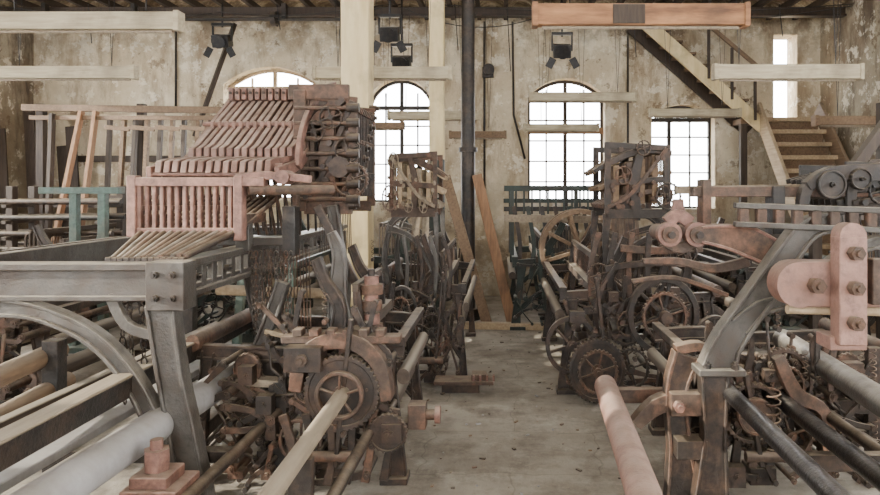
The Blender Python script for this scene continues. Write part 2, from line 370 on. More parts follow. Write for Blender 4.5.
# ---------------------------------------------------------------- loom
def loom_base(o,L,m1,m2,m3,seed=1,W=1.45,wood=MWOOD,heddles=True,clutter=26,warp=True,z_rail=.80,tall=True):
    r=random.Random(seed)
    for y,nm in((0,'side_frame_near'),(L,'side_frame_far')):
        o.part(nm)
        o.ribbon([(.04,0),(.06,.3),(.10,.6),(.12,z_rail)],[.13,.08,.08,.12],y,.035,m1,rib=.012)
        o.ribbon([(W,0),(W-.03,.4),(W-.08,z_rail)],[.14,.08,.1],y,.035,m1,rib=.012)
        o.ribbon([(0,z_rail),(.4,z_rail+.02),(.8,z_rail-.02),(W,z_rail)],.09,y,.035,m1,rib=.012)
        o.ribbon([(.08,.22),(.3,.42),(.55,.5),(.85,.5),(1.15,.4),(W-.05,.2)],.06,y,.03,m1,rib=.01)
        if tall: o.ribbon([(.5,z_rail),(.45,1.0),(.55,1.15),(.62,1.3)],[.14,.09,.08,.07],y,.035,m1,rib=.012)
        o.ribbon([(.5,.1),(.6,.3),(.62,.5),(.6,z_rail)],.06,y,.03,m1)
        o.bb(-.03,.16,y-.07,y+.07,0,.04,m1); o.bb(W-.1,W+.1,y-.07,y+.07,0,.04,m1)
        o.bb(.42,.6,y-.07,y+.07,0,.1,m1)
    o.part('beams')
    o.beam((.03,-.03,z_rail+.06),(.03,L+.05,z_rail+.06),.07,.05,m1)
    o.cyl((.0,-.04,z_rail-.14),(.0,L+.05,z_rail-.14),.045,wood,18)
    o.cyl((.12,-.03,.42),(.12,L+.05,.42),.06,wood,18)
    o.cyl((W,-.08,z_rail+.06),(W,L+.08,z_rail+.06),.05,m2,14)
    o.beam((.5,0,.25),(.5,L,.25),.06,.1,m1); o.beam((W-.05,0,.3),(W-.05,L,.3),.05,.1,m1)
    if warp:
        o.cyl((W-.1,.05,.45),(W-.1,L-.05,.45),.16,GWOOD,24)
        for y in(.06,L-.06): o.gear((W-.1,y,.45),(0,1,0),.3,.025,m3,0,0)
    if tall:
        o.part('sley')
        for y in(.1,L-.1):
            o.ribbon([(.42,.12),(.36,.5),(.34,.85),(.36,1.12)],[.06,.05,.07,.05],y,.04,m1)
        o.beam((.33,-.08,.86),(.33,L+.1,.86),.09,.07,wood); o.beam((.36,.05,1.12),(.36,L-.05,1.12),.04,.05,wood)
        for k in range(int(L/.05)):
            y=.06+k*.05; o.beam((.35,y,.9),(.355,y,1.1),.003,.01,m2)
    o.part('drive_gears')
    o.cyl((.55,-.2,.62),(.55,L+.15,.62),.025,m2,12)
    o.gear((.6,-.16,.62),(0,1,0),.2,.035,m3,40,5)
    o.gear((.6,-.22,.62),(0,1,0),.11,.03,m2,22,4)
    o.gear((.86,-.14,.42),(0,1,0),.14,.03,m3,28,4)
    o.gear((.36,-.15,.36),(0,1,0),.13,.03,m2,26,5)
    o.gear((.55,L+.12,.62),(0,1,0),.24 if tall else .18,.05,m3,0,6)
    o.gear((1.05,-.12,.68),(0,1,0),.1,.025,m2,20,0)
    o.part('levers')
    for k in range(clutter):
        x=r.uniform(.02,1.15); z=r.uniform(.1,z_rail+.05); a=r.choice([r.uniform(-.25,.25),r.uniform(1.3,1.8),r.uniform(.3,1.2),r.uniform(-1,-.4)]); l=r.uniform(.1,.42 if tall else .3)
        y=r.uniform(-.26,-.05); mt=r.choice([m1,m1,m2,m3]); x2=x+math.cos(a)*l; z2=max(.05,z+math.sin(a)*l)
        bx=(x+x2)/2+r.uniform(-.05,.05); bz=(z+z2)/2+r.uniform(-.04,.04)
        q=r.random()
        if q<.55: o.ribbon([(x,z),(bx,bz),(x2,z2)],[r.uniform(.02,.06),.03,r.uniform(.02,.05)],y,.018,mt,sub=3)
        elif q<.8: o.tube([(x,y,z),(bx,y,bz),(x2,y,z2)],r.uniform(.006,.013),mt,7)
        else: o.box((x,y,z),(r.uniform(.05,.14),.07,r.uniform(.04,.12)),mt)
        o.cyl((x,y-.03,z),(x,.02,z),r.uniform(.012,.03),mt,10); o.nut((x,y-.03,z),(0,-1,0),.02,.02,mt)
        o.cyl((x2,y-.02,z2),(x2,y+.04,z2),.018,mt,8)
        if q>.85:
            pts=[(x2+.018*math.cos(i*.9),y+.018*math.sin(i*.9),z2+i*.005) for i in range(36)]; o.tube(pts,.003,m2,5)
    o.part('picking_sticks')
    for y in(-.28,L+.25):
        o.cyl((.3,y,.25),(.62,y,.25),.03,m2,10); o.beam((.4,y,.2),(.3,y,1.0 if tall else .7),.03,.045,m1)
    if heddles:
        o.part('heddle_frames')
        for i in range(5):
            x=.62+.05*i; zo=r.uniform(-.04,.04)
            o.beam((x,.12,1.2+zo),(x,L-.12,1.2+zo),.02,.05,wood); o.beam((x,.12,.72+zo),(x,L-.12,.72+zo),.02,.05,wood)
            for y in(.12,L-.12): o.beam((x,y,.72+zo),(x,y,1.2+zo),.02,.03,wood)
        for k in range(int(L/.08)):
            y=.15+k*.08
            for x in(.64,.72,.8): o.beam((x,y,.74),(x,y,1.18),.003,.004,m2)

def dobby_arch(o,L,xa,xb,zt,m):
    o.part('dobby_arch')
    for y in(.02,.75):
        o.ribbon([(xb+.15,.8),(xb+.2,1.1),(xb+.1,1.4),(xb-.1,zt)],[.12,.07,.07,.09],y,.035,m,rib=.012)
        o.ribbon([(xa-.1,.8),(xa+.08,1.05),(xa+.3,1.25),(xb,1.33),(xb+.15,1.35)],[.12,.07,.06,.06,.08],y,.035,m,rib=.012)
        o.ribbon([(xa,.85),(xa-.02,1.2),(xa,zt)],[.07,.05,.08],y,.035,m)
        o.ribbon([(xa,zt),(xb,zt)],.06,y,.035,m,sub=1)

# mid right loom
o=Ob('dobby_loom',(1.2,6.6,0),.003); o.T=local(.5,5.75,1,.9)
loom_base(o,2.0,DRUST,RUST,DRUST,3,clutter=60); dobby_arch(o,2,.45,1.0,1.5,DRUST); dobby(o,.45,1.0,0,.7,1.5,2.08,DRUST,RUST,14,4,WOOD)
o.part('take_up_wheels'); o.gear((.30,-.32,.27),(0,1,0),.26,.05,DRUST,44,0,hubmat=RUST); o.gear((.30,-.38,.27),(0,1,0),.18,.03,RUST,30,6)
o.gear((.1,-.1,.42),(0,1,0),.24,.05,DRUST,0,6); o.gear((.86,-.40,.72),(0,1,0),.31,.06,DGREY,0,6); o.gear((.86,-.46,.72),(0,1,0),.20,.03,RUST,36,4)
o.cyl((.86,-.54,.72),(.86,0,.72),.05,RUST,12); o.gear((.6,-.3,.28),(0,1,0),.17,.03,DRUST,30,4); o.gear((1.15,-.34,.32),(0,1,0),.22,.04,DRUST,40,5)
o.part('near_levers')
for k in range(4): o.ribbon([(.3+.17*k,.75),(.28+.17*k,1.05),(.36+.15*k,1.35)],[.06,.05,.05],-.06-.02*k,.025,DRUST if k%2 else RUST)
o.ribbon([(.55,1.22),(.9,1.2),(1.3,1.22)],.06,-.1,.04,RUST); o.ribbon([(.4,1.05),(.8,1.1),(1.35,1.08)],.05,-.12,.04,DRUST)
o.gear((.35,-.1,1.0),(0,1,0),.1,.03,RUST,20,4); o.gear((1.15,-.12,1.18),(0,1,0),.1,.03,DRUST,22,4)
o.finish()
# mid left loom
o=Ob('dobby_loom',(-.8,7,0),.003); o.T=local(-.30,6.1,-1,.62)
loom_base(o,1.9,DRUST,RUST,DRUST,8,W=1.4,clutter=60,warp=False); dobby_arch(o,2,.45,.98,1.5,GREY); dobby(o,.45,1.08,0,.6,1.5,2.02,RUST,GWOOD,12,9,LWOOD)
o.part('fly_wheel').gear((.86,-.30,.68),(0,1,0),.21,.05,DGREY,0,5); o.gear((.86,-.36,.68),(0,1,0),.13,.03,RUST,28,4); o.gear((.45,-.28,.5),(0,1,0),.16,.04,DRUST,30,5)
o.part('foot_plate').box((.0,-.35,.10),(.8,.2,.03),RUST); o.box((-.2,-.35,.14),(.2,.14,.05),RUST)
for k in range(4): o.box((-.4+.09*k,-.42,.14),(.03,.05,.05),RED)
o.box((.05,-.3,.04),(.5,.15,.08),DRUST)
o.part('near_levers')
for k in range(4): o.ribbon([(.25+.2*k,.75),(.22+.2*k,1.05),(.34+.18*k,1.3)],[.06,.05,.05],-.06-.02*k,.025,GREY if k%2 else DRUST)
o.finish()
# background looms
def back_loom(ox,oy,L,sx,w,m1,m2,m3,seed,dob=True,cl=20):
    o=Ob('dobby_loom',(ox+sx*.7*w,oy+L/2,0),0); o.T=local(ox,oy,sx,w)
    loom_base(o,L,m1,m2,m3,seed,clutter=cl)
    if dob: dobby_arch(o,L,.45,1.0,1.45,m1); dobby(o,.45,1.0,0,.6,1.45,1.95,m1,m2,9,seed)
    return o
o=back_loom(.15,8.35,1.9,1,1.0,GREEN,DGREY,DGREY,11,False)
o.part('upper_rails')
for k in range(3): o.beam((-.1,.2+.5*k,1.35+.1*k),(1.6,.2+.5*k,1.35+.1*k),.05,.06,DGREY if k%2 else GREEN)
for x in(0,.8,1.5): o.beam((x,.2,.8),(x,.2,1.75),.05,.05,GREEN); o.beam((x,1.5,.8),(x,1.5,1.75),.05,.05,DGREY)
o.beam((-.1,.2,1.72),(1.6,.2,1.72),.05,.07,GREEN); o.beam((-.1,.1,1.35),(1.5,.1,1.33),.04,.09,GWOOD)
for k in range(14): o.cyl((.05+.1*k,.2,1.4),(.05+.1*k,.2,1.7),.012,GREEN,6)
for k in range(9):
    x=.05+.17*k; o.ribbon([(x,.6),(x+.05,1.0),(x-.03,1.5)],.05,.1,.03,[DRUST,GREEN,DGREY][k%3])
o.finish()
back_loom(2.5,7.4,2.2,1,1.0,DRUST,GREEN,DGREY,12,False,40).finish()
back_loom(-2.3,7.7,2.2,-1,1.0,GREEN,DRUST,DGREY,13,False,40).finish()
back_loom(-.95,9.0,1.3,-1,.8,GREEN,DRUST,DGREY,14,False).finish()
back_loom(1.9,9.0,1.2,1,.9,DRUST,RUST,DGREY,15,False).finish()
back_loom(-3.05,4.7,2.2,-1,1.0,DRUST,RUST,RUST,16,False,70).finish()
back_loom(-4.6,7.7,2.0,-1,1.0,DGREY,DRUST,DGREY,17,False,40).finish()
# warping reel
o=Ob('warping_reel',(1.0,8.1,0),.003)
o.part('wheels')
for y in(7.95,8.2): o.gear((.94,y,1.0),(0,1,0),.48,.05,WOOD,0,8,rim=.12,hub=.14,hubmat=DRUST)
for k in range(12):
    t=k*math.pi/6; o.cyl((.94+.42*math.cos(t),7.9,1+.42*math.sin(t)),(.94+.42*math.cos(t),8.25,1+.42*math.sin(t)),.015,GWOOD,8)
o.part('stand')
for y in(7.88,8.27):
    o.beam((.94,y,1.0),(.6,y,0),.06,.05,DWOOD); o.beam((.94,y,1.0),(1.3,y,0),.06,.05,DWOOD)
o.cyl((.94,7.82,1),(.94,8.33,1),.03,DRUST,10); o.finish()

# ---------------------------------------------------------------- left foreground loom
o=Ob('jacquard_loom',(-1.6,4.5,0),.004); o.T=local(-.56,4.0,-1,.83)
loom_base(o,.95,DRUST,RUST,DRUST,21,clutter=90,heddles=False,warp=False,z_rail=.76)
o.T=lambda p:Vector(p)
o.part('grey_end_frame'); y=3.3
def panelrail(o,x0,x1,y,z0,z1,m):
    o.bb(x0,x1,y-.02,y+.02,z0+.003,z1-.003,m); o.bb(x0,x1,y-.055,y+.055,z1-.035,z1,m); o.bb(x0,x1,y-.045,y+.045,z0,z0+.025,m)
panelrail(o,-2.85,-1.66,y,1.17,1.35,GREY)
o.ribbon([(-2.5,1.14),(-2.25,1.12),(-2.0,1.02),(-1.82,.86),(-1.68,.62),(-1.6,.35),(-1.55,.02)],[.1,.08,.08,.085,.09,.1,.2],y,.04,GREY,rib=.02)
o.ribbon([(-1.63,1.15),(-1.58,.8),(-1.5,.4),(-1.46,.02)],[.14,.13,.14,.22],y+.005,.05,GREY,rib=.02)
o.ribbon([(-1.88,1.2),(-1.8,1.05),(-1.66,1.0)],.05,y,.04,GREY)
o.ribbon([(-2.8,1.2),(-2.78,.6),(-2.82,.02)],[.14,.1,.2],y,.05,GREY,rib=.02)
o.bb(-1.67,-1.49,y-.08,y+.06,1.13,1.36,GREY)
for k in range(4): o.nut((-1.62+.08*(k%2),y-.09,1.19+.11*(k//2)),(0,-1,0),.018,.03,DGREY)
for yy in(4.45,6.75):
    o.ribbon([(-1.62,1.2),(-1.56,.9),(-1.46,.6),(-1.4,.02)] if yy<5 else [(-1.57,1.3),(-1.57,.02)],.1,yy,.05,GREY,rib=.015)
o.ribbon([(-1.30,1.15),(-1.38,.9),(-1.5,.62)],.08,4.1,.04,GREY,rib=.012)
o.part('perforated_side_rail')
o.bb(-1.63,-1.51,3.36,6.8,1.325,1.36,GREY); o.bb(-1.61,-1.52,3.36,6.8,1.17,1.2,GREY)
for k in range(26):
    yy=3.45+k*.13; o.bb(-1.575,-1.545,yy-.028,yy+.028,1.19,1.34,GREY)
    if k%3==0: o.nut((-1.53,yy,1.265),(1,0,0),.02,.03,DGREY)
o.bb(-1.572,-1.548,3.36,6.8,1.2,1.225,GREY); o.bb(-1.572,-1.548,3.36,6.8,1.305,1.33,GREY)
o.bb(-2.85,-2.78,3.36,6.8,1.2,1.345,GREY)
o.part('warp_rails')
o.beam((-1.8,2.3,.75),(-1.8,5.3,.77),.07,.1,DGREY); o.beam((-1.8,2.3,.81),(-1.8,5.3,.83),.1,.012,GWOOD)
o.cyl((-1.66,2.1,.58),(-1.62,5.2,.56),.08,CLOTH,28)
o.beam((-2.0,2.2,.55),(-1.98,5,.55),.16,.04,CLOTH); o.beam((-1.95,2.2,.42),(-1.9,5,.42),.2,.05,GREY)
o.beam((-2.1,2.4,.7),(-2.06,5,.7),.06,.08,MWOOD)
o.cyl((-2.24,2.95,.86),(-2.32,3.6,.86),.05,WOOD,18); o.cyl((-2.2,2.95,.7),(-2.28,3.6,.7),.045,WOOD,18)
for yy in(3.4,4.9): o.bb(-2.3,-1.3,yy,yy+.08,.34,.4,DGREY); o.bb(-2.28,-2.2,yy,yy+.08,0,.95,DGREY)
o.cyl((-1.35,2.4,.38),(-1.3,4.1,.4),.03,DRUST,12)
o.part('red_bolt_block')
o.bb(-1.56,-1.38,2.88,3.05,.0,.36,RUST); o.bb(-1.59,-1.35,2.85,3.08,.36,.44,RED); o.bb(-1.56,-1.40,2.87,3.04,.44,.49,RED); o.nut((-1.48,2.95,.54),(0,0,1),.055,.09,RED)
o.part('breast_roller')
o.cyl((-.855,4.0,.60),(-.84,2.3,.58),.04,GWOOD,18); o.cyl((-.72,4.0,.36),(-.75,2.5,.33),.03,DRUST,14)
o.bb(-.9,-.8,2.9,2.95,0,.56,DRUST)
o.part('jack_levers'); N=14
for i in range(N):
    t=i/(N-1); x=-1.97+.63*t; j=rnd.uniform(-.005,.005); mt=SLAT if i%4!=1 else RED
    o.prism([(3.93,1.80+j),(3.95,1.87+j),(4.02,1.885+j),(4.47,1.925+j),(4.47,1.87),(4.0,1.815)],x-.017,x+.017,mt,'X')
    o.prism([(4.0,1.77),(4.0,1.80),(4.5,1.85),(4.5,1.81)],x-.005,x+.02,RUST,'X')
    o.prism([(4.36,1.90),(4.36,1.97+j),(4.44,2.0+j),(5.1,2.38+j),(5.12,2.32),(4.45,1.93)],x-.017,x+.017,mt,'X')
    o.prism([(4.40,1.84),(5.15,2.26),(5.15,2.22),(4.42,1.80)],x-.01,x+.01,RUST,'X')
    o.bb(x-.018,x+.018,5.0,5.3,2.36+j,2.45+j,SLAT if i%2 else RED)
    o.nut((x,5.0,2.41),(0,-1,0),.012,.02,DRUST)
    o.bb(x-.004,x+.02,4.66,4.70,2.06,2.17,SLAT)
o.part('dobby_cross_bars')
for y_,z_,r_ in((4.03,1.845,.014),(4.45,1.86,.02),(4.68,2.15,.016),(5.25,2.34,.03),(3.97,1.79,.012)): o.cyl((-2.03,y_,z_),(-1.28,y_,z_),r_,RED,10)
o.bb(-2.02,-1.3,5.2,5.3,2.2,2.34,RUST)
for xx in(-2.03,-1.29):
    o.ribbon([(3.95,1.80),(4.42,1.88),(4.7,2.06),(5.25,2.40)],[.07,.07,.07,.1],xx,.03,RED,axis='X',sub=3)
    o.ribbon([(5.2,1.35),(5.25,1.9),(5.25,2.46)],[.1,.07,.08],xx,.03,RED,axis='X')
    o.ribbon([(4.3,1.3),(4.35,1.84)],[.08,.06],xx,.03,RUST,axis='X',sub=1)
o.ribbon([(4.3,1.84),(4.4,2.08),(4.75,2.35),(5.25,2.50)],[.08,.07,.06,.06],-1.27,.03,RED,axis='X')
o.part('lower_hooks')
for i in range(12):
    x=-1.95+.055*i
    o.beam((x,4.35,1.85),(x,4.6,1.4),.014,.03,RUST); o.beam((x,4.9,2.15),(x,5.0,1.4),.012,.03,DRUST)
o.part('comb')
Y=3.8
o.bb(-2.05,-1.3,Y-.03,Y+.03,1.72,1.77,RED); o.bb(-2.05,-1.44,Y-.02,Y+.02,1.46,1.49,RED)
o.bb(-2.06,-2.01,Y-.032,Y+.032,1.44,1.78,RED); o.bb(-1.47,-1.42,Y-.035,Y+.035,1.42,1.78,RED)
for i in range(13):
    x=-2.0+.042*i; o.bb(x-.010,x+.010,Y-.015,Y+.025,1.47,1.74,PINK if i%3==0 else RED); o.box((x,Y+.02,1.60),(.026,.05,.03),SLAT)
o.ribbon([(-1.46,1.76),(-1.3,1.78),(-1.05,1.76)],[.05,.05,.04],Y,.05,RED); o.cyl((-1.4,Y,1.7),(-1.0,Y+.3,1.7),.03,RUST,12)
o.cyl((-1.2,3.76,1.77),(-1.2,3.9,1.77),.04,RED,12)
o.part('comb_supports')
for x in(-2.0,-1.5): o.bb(x-.03,x+.03,3.84,4.3,1.5,1.56,RUST)
for x in(-2.03,-1.68): o.ribbon([(x,1.33),(x,1.85)],.07,4.25,.05,RUST,sub=1)
o.bb(-2.1,-1.55,4.2,4.3,1.36,1.42,DGREY); o.bb(-2.1,-1.55,5.15,5.25,1.36,1.42,DGREY)
o.bb(-1.34,-1.26,4.2,4.3,1.3,1.6,DGREY); o.bb(-1.62,-1.26,4.2,4.3,1.36,1.41,GREY)
o.bb(-1.56,-1.48,4.03,4.1,1.34,1.52,GREY)
o.bb(-2.08,-2.0,3.36,6.8,1.24,1.32,GREY)
o.part('lower_fingers')
for i in range(13):
    t=i/12; o.cyl((-2.0+.54*t,3.86,1.48),(-1.92+.36*t,3.38,1.35+.02*t),.018,[DRUST,GREY,RUST][i%3],8)
    o.cyl((-1.98+.5*t,3.85,1.47),(-1.98+.5*t,4.6,1.66),.015,RUST,8)
    o.box((-1.92+.36*t,3.37,1.345),(.03,.05,.05),DRUST)
dobby(o,-1.30,-.98,4.55,5.2,1.58,2.33,RUST,DRUST,12,5,RUST)
o.part('dobby_mechanism')
for k in range(10): o.nut((-.97,4.5+.08*k,1.6+.08*k),(1,0,0),.03,.05,DRUST)
for k in range(7):
    z=1.64+.1*k; o.cyl((-1.35,4.5,z),(-.93,4.5,z),.014,RUST,8); o.cyl((-1.0,4.47,z),(-.92,4.47,z),.03,DRUST,10)
o.cyl((-1.05,4.45,1.85),(-1.05,5.3,1.85),.07,DRUST,16); o.bb(-1.4,-1.0,4.52,4.56,2.3,2.4,RUST); o.bb(-1.36,-1.28,4.5,5.25,1.56,2.36,RUST)
o.part('uprights')
o.ribbon([(-.93,.8),(-.96,1.05),(-.95,1.3),(-1.0,1.45)],[.18,.12,.08,.05],4.05,.04,GREY,rib=.012)
o.ribbon([(-1.05,.8),(-1.02,1.1),(-1.06,1.35),(-1.1,1.6)],[.1,.07,.06,.07],4.5,.04,GREY,rib=.012)
o.ribbon([(-1.15,1.6),(-1.0,1.3),(-.9,1.1)],.05,4.3,.03,DRUST)
for k,(rr,z) in enumerate(((.07,.86),(.05,.92),(.065,1.0),(.04,1.06),(.07,1.1),(.045,1.15))): o.cyl((-.78,4.15,z-.03),(-.78,4.15,z+.03),rr,RED if k%2 else RUST,16)
o.cyl((-.78,4.15,.6),(-.78,4.15,1.22),.022,DRUST,10)
o.part('cam_casting')
o.ribbon([(-1.12,.6),(-1.08,.78),(-.95,.87),(-.78,.86),(-.66,.74),(-.62,.55)],[.07,.08,.09,.09,.08,.06],3.78,.12,RUST)
o.gear((-.86,3.72,.60),(0,1,0),.21,.04,DRUST,44,0,hubmat=RUST); o.gear((-.86,3.66,.60),(0,1,0),.13,.04,RUST,0,5)
o.bb(-1.2,-.55,3.74,3.84,.86,.9,RUST)
o.bb(-1.16,-.96,3.66,3.8,.72,.855,DRUST); o.nut((-1.06,3.65,.79),(0,-1,0),.035,.04,RUST)
for k in range(6): o.bb(-1.13+.09*k,-1.08+.09*k,3.72,3.8,.9,.94,RUST)
o.gear((-.62,3.78,.36),(0,1,0),.11,.04,DRUST,24,0); o.gear((-1.1,3.78,.32),(0,1,0),.12,.04,RUST,0,5)
o.box((-.47,3.9,.42),(.1,.1,.14),RUST); o.cyl((-.52,3.9,.42),(-.34,3.9,.42),.03,RUST,10); o.cyl((-.37,3.9,.42),(-.34,3.9,.42),.05,RED,12)
for k in range(6): o.ribbon([(-1.15+.1*k,.08),(-1.12+.1*k,.25),(-1.18+.12*k,.48)],[.05,.04,.05],3.72+.02*k,.03,DRUST if k%2 else RUST)
o.part('chains')
for x in(-1.9,-1.86,-1.8): o.chain((x,3.42,1.3),(x+.01,3.45,.6+rnd.random()*.2),.016,DRUST)
for k in range(9):
    x=-1.5+.03*k; o.chain((x,4.12,1.33),(x+rnd.uniform(-.02,.02),4.14,.62+rnd.random()*.3),.013,[DRUST,RUST,GREY][k%3])
for k in range(16):
    x=-1.5+.02*k; o.cyl((x,4.3,1.33),(x+.02,4.3,.5),.004,RUST,5)
o.part('wood_shafts'); o.cyl((-1.9,4.6,1.03),(-1.05,4.6,1.0),.035,LWOOD,14); o.beam((-1.4,4.1,.86),(-1.15,4.1,.80),.08,.03,LWOOD)
o.beam((-1.55,3.9,.62),(-1.2,3.9,.6),.1,.04,GWOOD)
o.bb(-1.4,-1.32,4.0,4.08,0,.8,DRUST); o.bb(-1.28,-1.2,3.85,3.92,0,.62,DGREY)
o.finish()

# ---------------------------------------------------------------- right foreground loom
o=Ob('jacquard_loom',(1.7,4.4,0),.004); o.T=local(1.08,4.0,1,.85)
loom_base(o,.8,DRUST,RUST,DRUST,33,clutter=90,heddles=False,warp=False,z_rail=.68,tall=False)
o.T=lambda p:Vector(p)
o.part('front_roller'); o.cyl((.625,4.05,.54),(.50,2.1,.6),.065,PINK,28); o.cyl((.66,4.15,.54),(.66,4.0,.54),.03,DRUST,12)
o.bb(.6,1.12,3.98,4.04,.46,.54,RUST); o.bb(.48,.56,2.6,2.66,0,.52,RUST)
o.part('black_pipe'); o.cyl((1.26,4.15,.60),(1.13,2.1,.66),.042,BLACK,22); o.cyl((1.26,4.05,.6),(1.26,4.12,.6),.07,DRUST,16)
o.part('back_pipes'); o.cyl((1.9,4.6,.70),(1.66,2.6,.76),.065,GREY,22); o.cyl((1.56,4.2,.54),(1.5,2.4,.56),.045,BLACK,18)
o.cyl((1.75,4.3,.5),(1.85,2.4,.42),.03,DRUST,14)
for y_ in(3.1,3.9): o.bb(1.0 if y_>3.5 else 1.4,2.2,y_,y_+.05,.42,.5,DRUST); o.bb(2.1,2.18,y_,y_+.05,0,.8,DRUST)
o.part('grey_c_frame'); y=3.6
o.ribbon([(1.14,.76),(1.18,.88),(1.27,1.02),(1.40,1.2),(1.50,1.36),(1.62,1.5),(1.8,1.54)],[.19,.16,.15,.15,.13,.12,.1],y,.05,GREY,rib=.025)
o.ribbon([(1.25,.98),(1.36,1.08),(1.5,1.12),(1.62,1.18),(1.75,1.32),(1.95,1.42),(2.3,1.45)],[.12,.09,.07,.06,.06,.07,.07],y+.004,.045,GREY,rib=.02)
o.bb(1.03,1.27,y-.07,y+.09,.735,.77,GREY); o.nut((1.08,y-.03,.78),(0,0,1),.022,.03,DGREY); o.nut((1.22,y-.05,.78),(0,0,1),.022,.03,DGREY)
o.ribbon([(1.14,.74),(1.14,.4),(1.12,.02)],[.16,.12,.2],y+.06,.06,DRUST,rib=.015)
o.part('perforated_arm')
for z in(1.52,1.62): o.beam((1.24,3.62,z),(2.4,3.45,z-.04),.07,.03,GREY)
for k in range(13):
    t=(k+.5)/13; o.beam((1.24+1.16*t,3.62-.17*t,1.52-.04*t),(1.24+1.16*t,3.62-.17*t,1.62-.04*t),.045,.05,RUST,up=(1,0,0))
o.part('upper_rail'); o.bb(1.1,2.6,3.9,3.98,1.66,1.72,RUST); o.bb(1.15,1.2,3.88,4.0,1.5,1.76,RUST); o.bb(1.55,1.62,3.88,4.0,1.45,1.725,DGREY)
o.beam((1.1,4.3,1.7),(2.6,4.3,1.72),.06,.05,GWOOD)
o.part('flanged_pulleys')
for x in(.915,1.065):
    o.cyl((x,3.68,1.46),(x,3.74,1.46),.066,RED,24); o.cyl((x,3.66,1.46),(x,3.7,1.46),.045,RUST,20); o.cyl((x,3.63,1.46),(x,3.7,1.46),.02,DRUST,10)
    o.cyl((x,3.74,1.46),(x,4.0,1.46),.045,RUST,16)
o.ribbon([(.92,1.52),(.98,1.56),(1.05,1.52)],.07,3.78,.05,RED); o.ribbon([(.985,1.54),(.985,1.65)],[.08,.05],3.785,.04,RED,sub=1)
o.ribbon([(.9,1.42),(1.0,1.38),(1.08,1.42)],.06,3.78,.05,RUST)
o.part('red_arm'); o.ribbon([(1.08,1.46),(1.2,1.45),(1.34,1.42),(1.5,1.34)],[.09,.13,.17,.15],3.72,.1,RUST,rib=.01,ribmat=RED)
o.ribbon([(.8,1.3),(1.0,1.3),(1.2,1.26),(1.4,1.3)],[.03,.04,.05,.06],3.85,.04,RUST)
o.ribbon([(.75,1.18),(1.0,1.2),(1.3,1.1)],.025,3.9,.03,RUST)
o.part('red_clamp'); Y=3.0
o.cyl((1.33,Y+.03,1.28),(1.33,Y+.15,1.28),.102,PINK,28); o.bb(1.33,2.1,Y+.033,Y+.147,1.18,1.382,PINK)
o.bb(1.46,1.58,Y-.06,Y+.028,1.03,1.5,PINK); o.cyl((1.52,Y-.058,1.5),(1.52,Y+.026,1.5),.058,PINK,20); o.bb(1.44,1.6,Y-.02,Y+.12,1.0,1.06,PINK)
o.bb(1.62,1.75,Y-.03,Y+.03,1.2,1.4,RUST)
o.nut((1.39,Y+.0,1.28),(0,-1,0),.035,.05,RUST)
for z in(1.43,1.28,1.13): o.nut((1.52,Y-.08,z),(0,-1,0),.032,.05,RUST)
o.cyl((1.3,3.1,1.16),(2.1,3.1,1.14),.022,LWOOD,12); o.cyl((1.33,3.12,1.28),(1.6,3.6,1.3),.035,RUST,12)
dobby(o,2.0,2.6,3.9,4.5,1.6,1.84,DGREY,DGREY,8,6)
o.part('head_machine'); o.ribbon([(1.72,1.72),(1.85,1.79),(2.1,1.80),(2.4,1.83)],[.05,.08,.1,.12],3.85,.08,DGREY)
o.ribbon([(1.7,1.6),(1.72,1.7),(1.8,1.78)],.06,3.85,.06,DGREY); o.gear((1.84,3.8,1.73),(0,1,0),.08,.04,DGREY,0,0); o.gear((2.0,3.8,1.76),(0,1,0),.06,.05,DGREY,16,0)
o.part('rust_stand')
o.ribbon([(1.0,.02),(.98,.3),(.96,.6),(1.02,.8)],[.2,.12,.12,.15],3.75,.06,DRUST,rib=.015,ribmat=RUST)
o.ribbon([(.74,.42),(.85,.52),(.98,.56)],[.06,.09,.1],3.75,.08,RUST); o.ribbon([(.97,.82),(1.1,.84),(1.2,.78)],.05,3.78,.08,RUST)
o.box((1.0,3.7,.55),(.17,.1,.12),RUST); o.box((1.02,3.68,.32),(.16,.12,.1),DRUST); o.nut((.95,3.63,.55),(0,-1,0),.03,.04,RED)
o.gear((1.38,3.75,.48),(0,1,0),.17,.05,DRUST,36,5); o.gear((1.38,3.69,.48),(0,1,0),.1,.04,RUST,0,0); o.gear((1.6,3.78,.35),(0,1,0),.13,.04,RUST,28,4)
o.ribbon([(1.5,.8),(1.6,.6),(1.75,.5),(1.8,.2)],[.06,.08,.06,.06],3.7,.05,RUST)
pts=[(1.45+.035*math.cos(i*.8),3.62+.035*math.sin(i*.8),.3+i*.006) for i in range(60)]; o.tube(pts,.006,RUST,6)
for k in range(8): o.ribbon([(1.3+.11*k,.15),(1.32+.11*k,.4),(1.26+.12*k,.68)],[.05,.04,.05],3.8+.03*k,.03,[DRUST,RUST,DGREY][k%3])
o.finish()

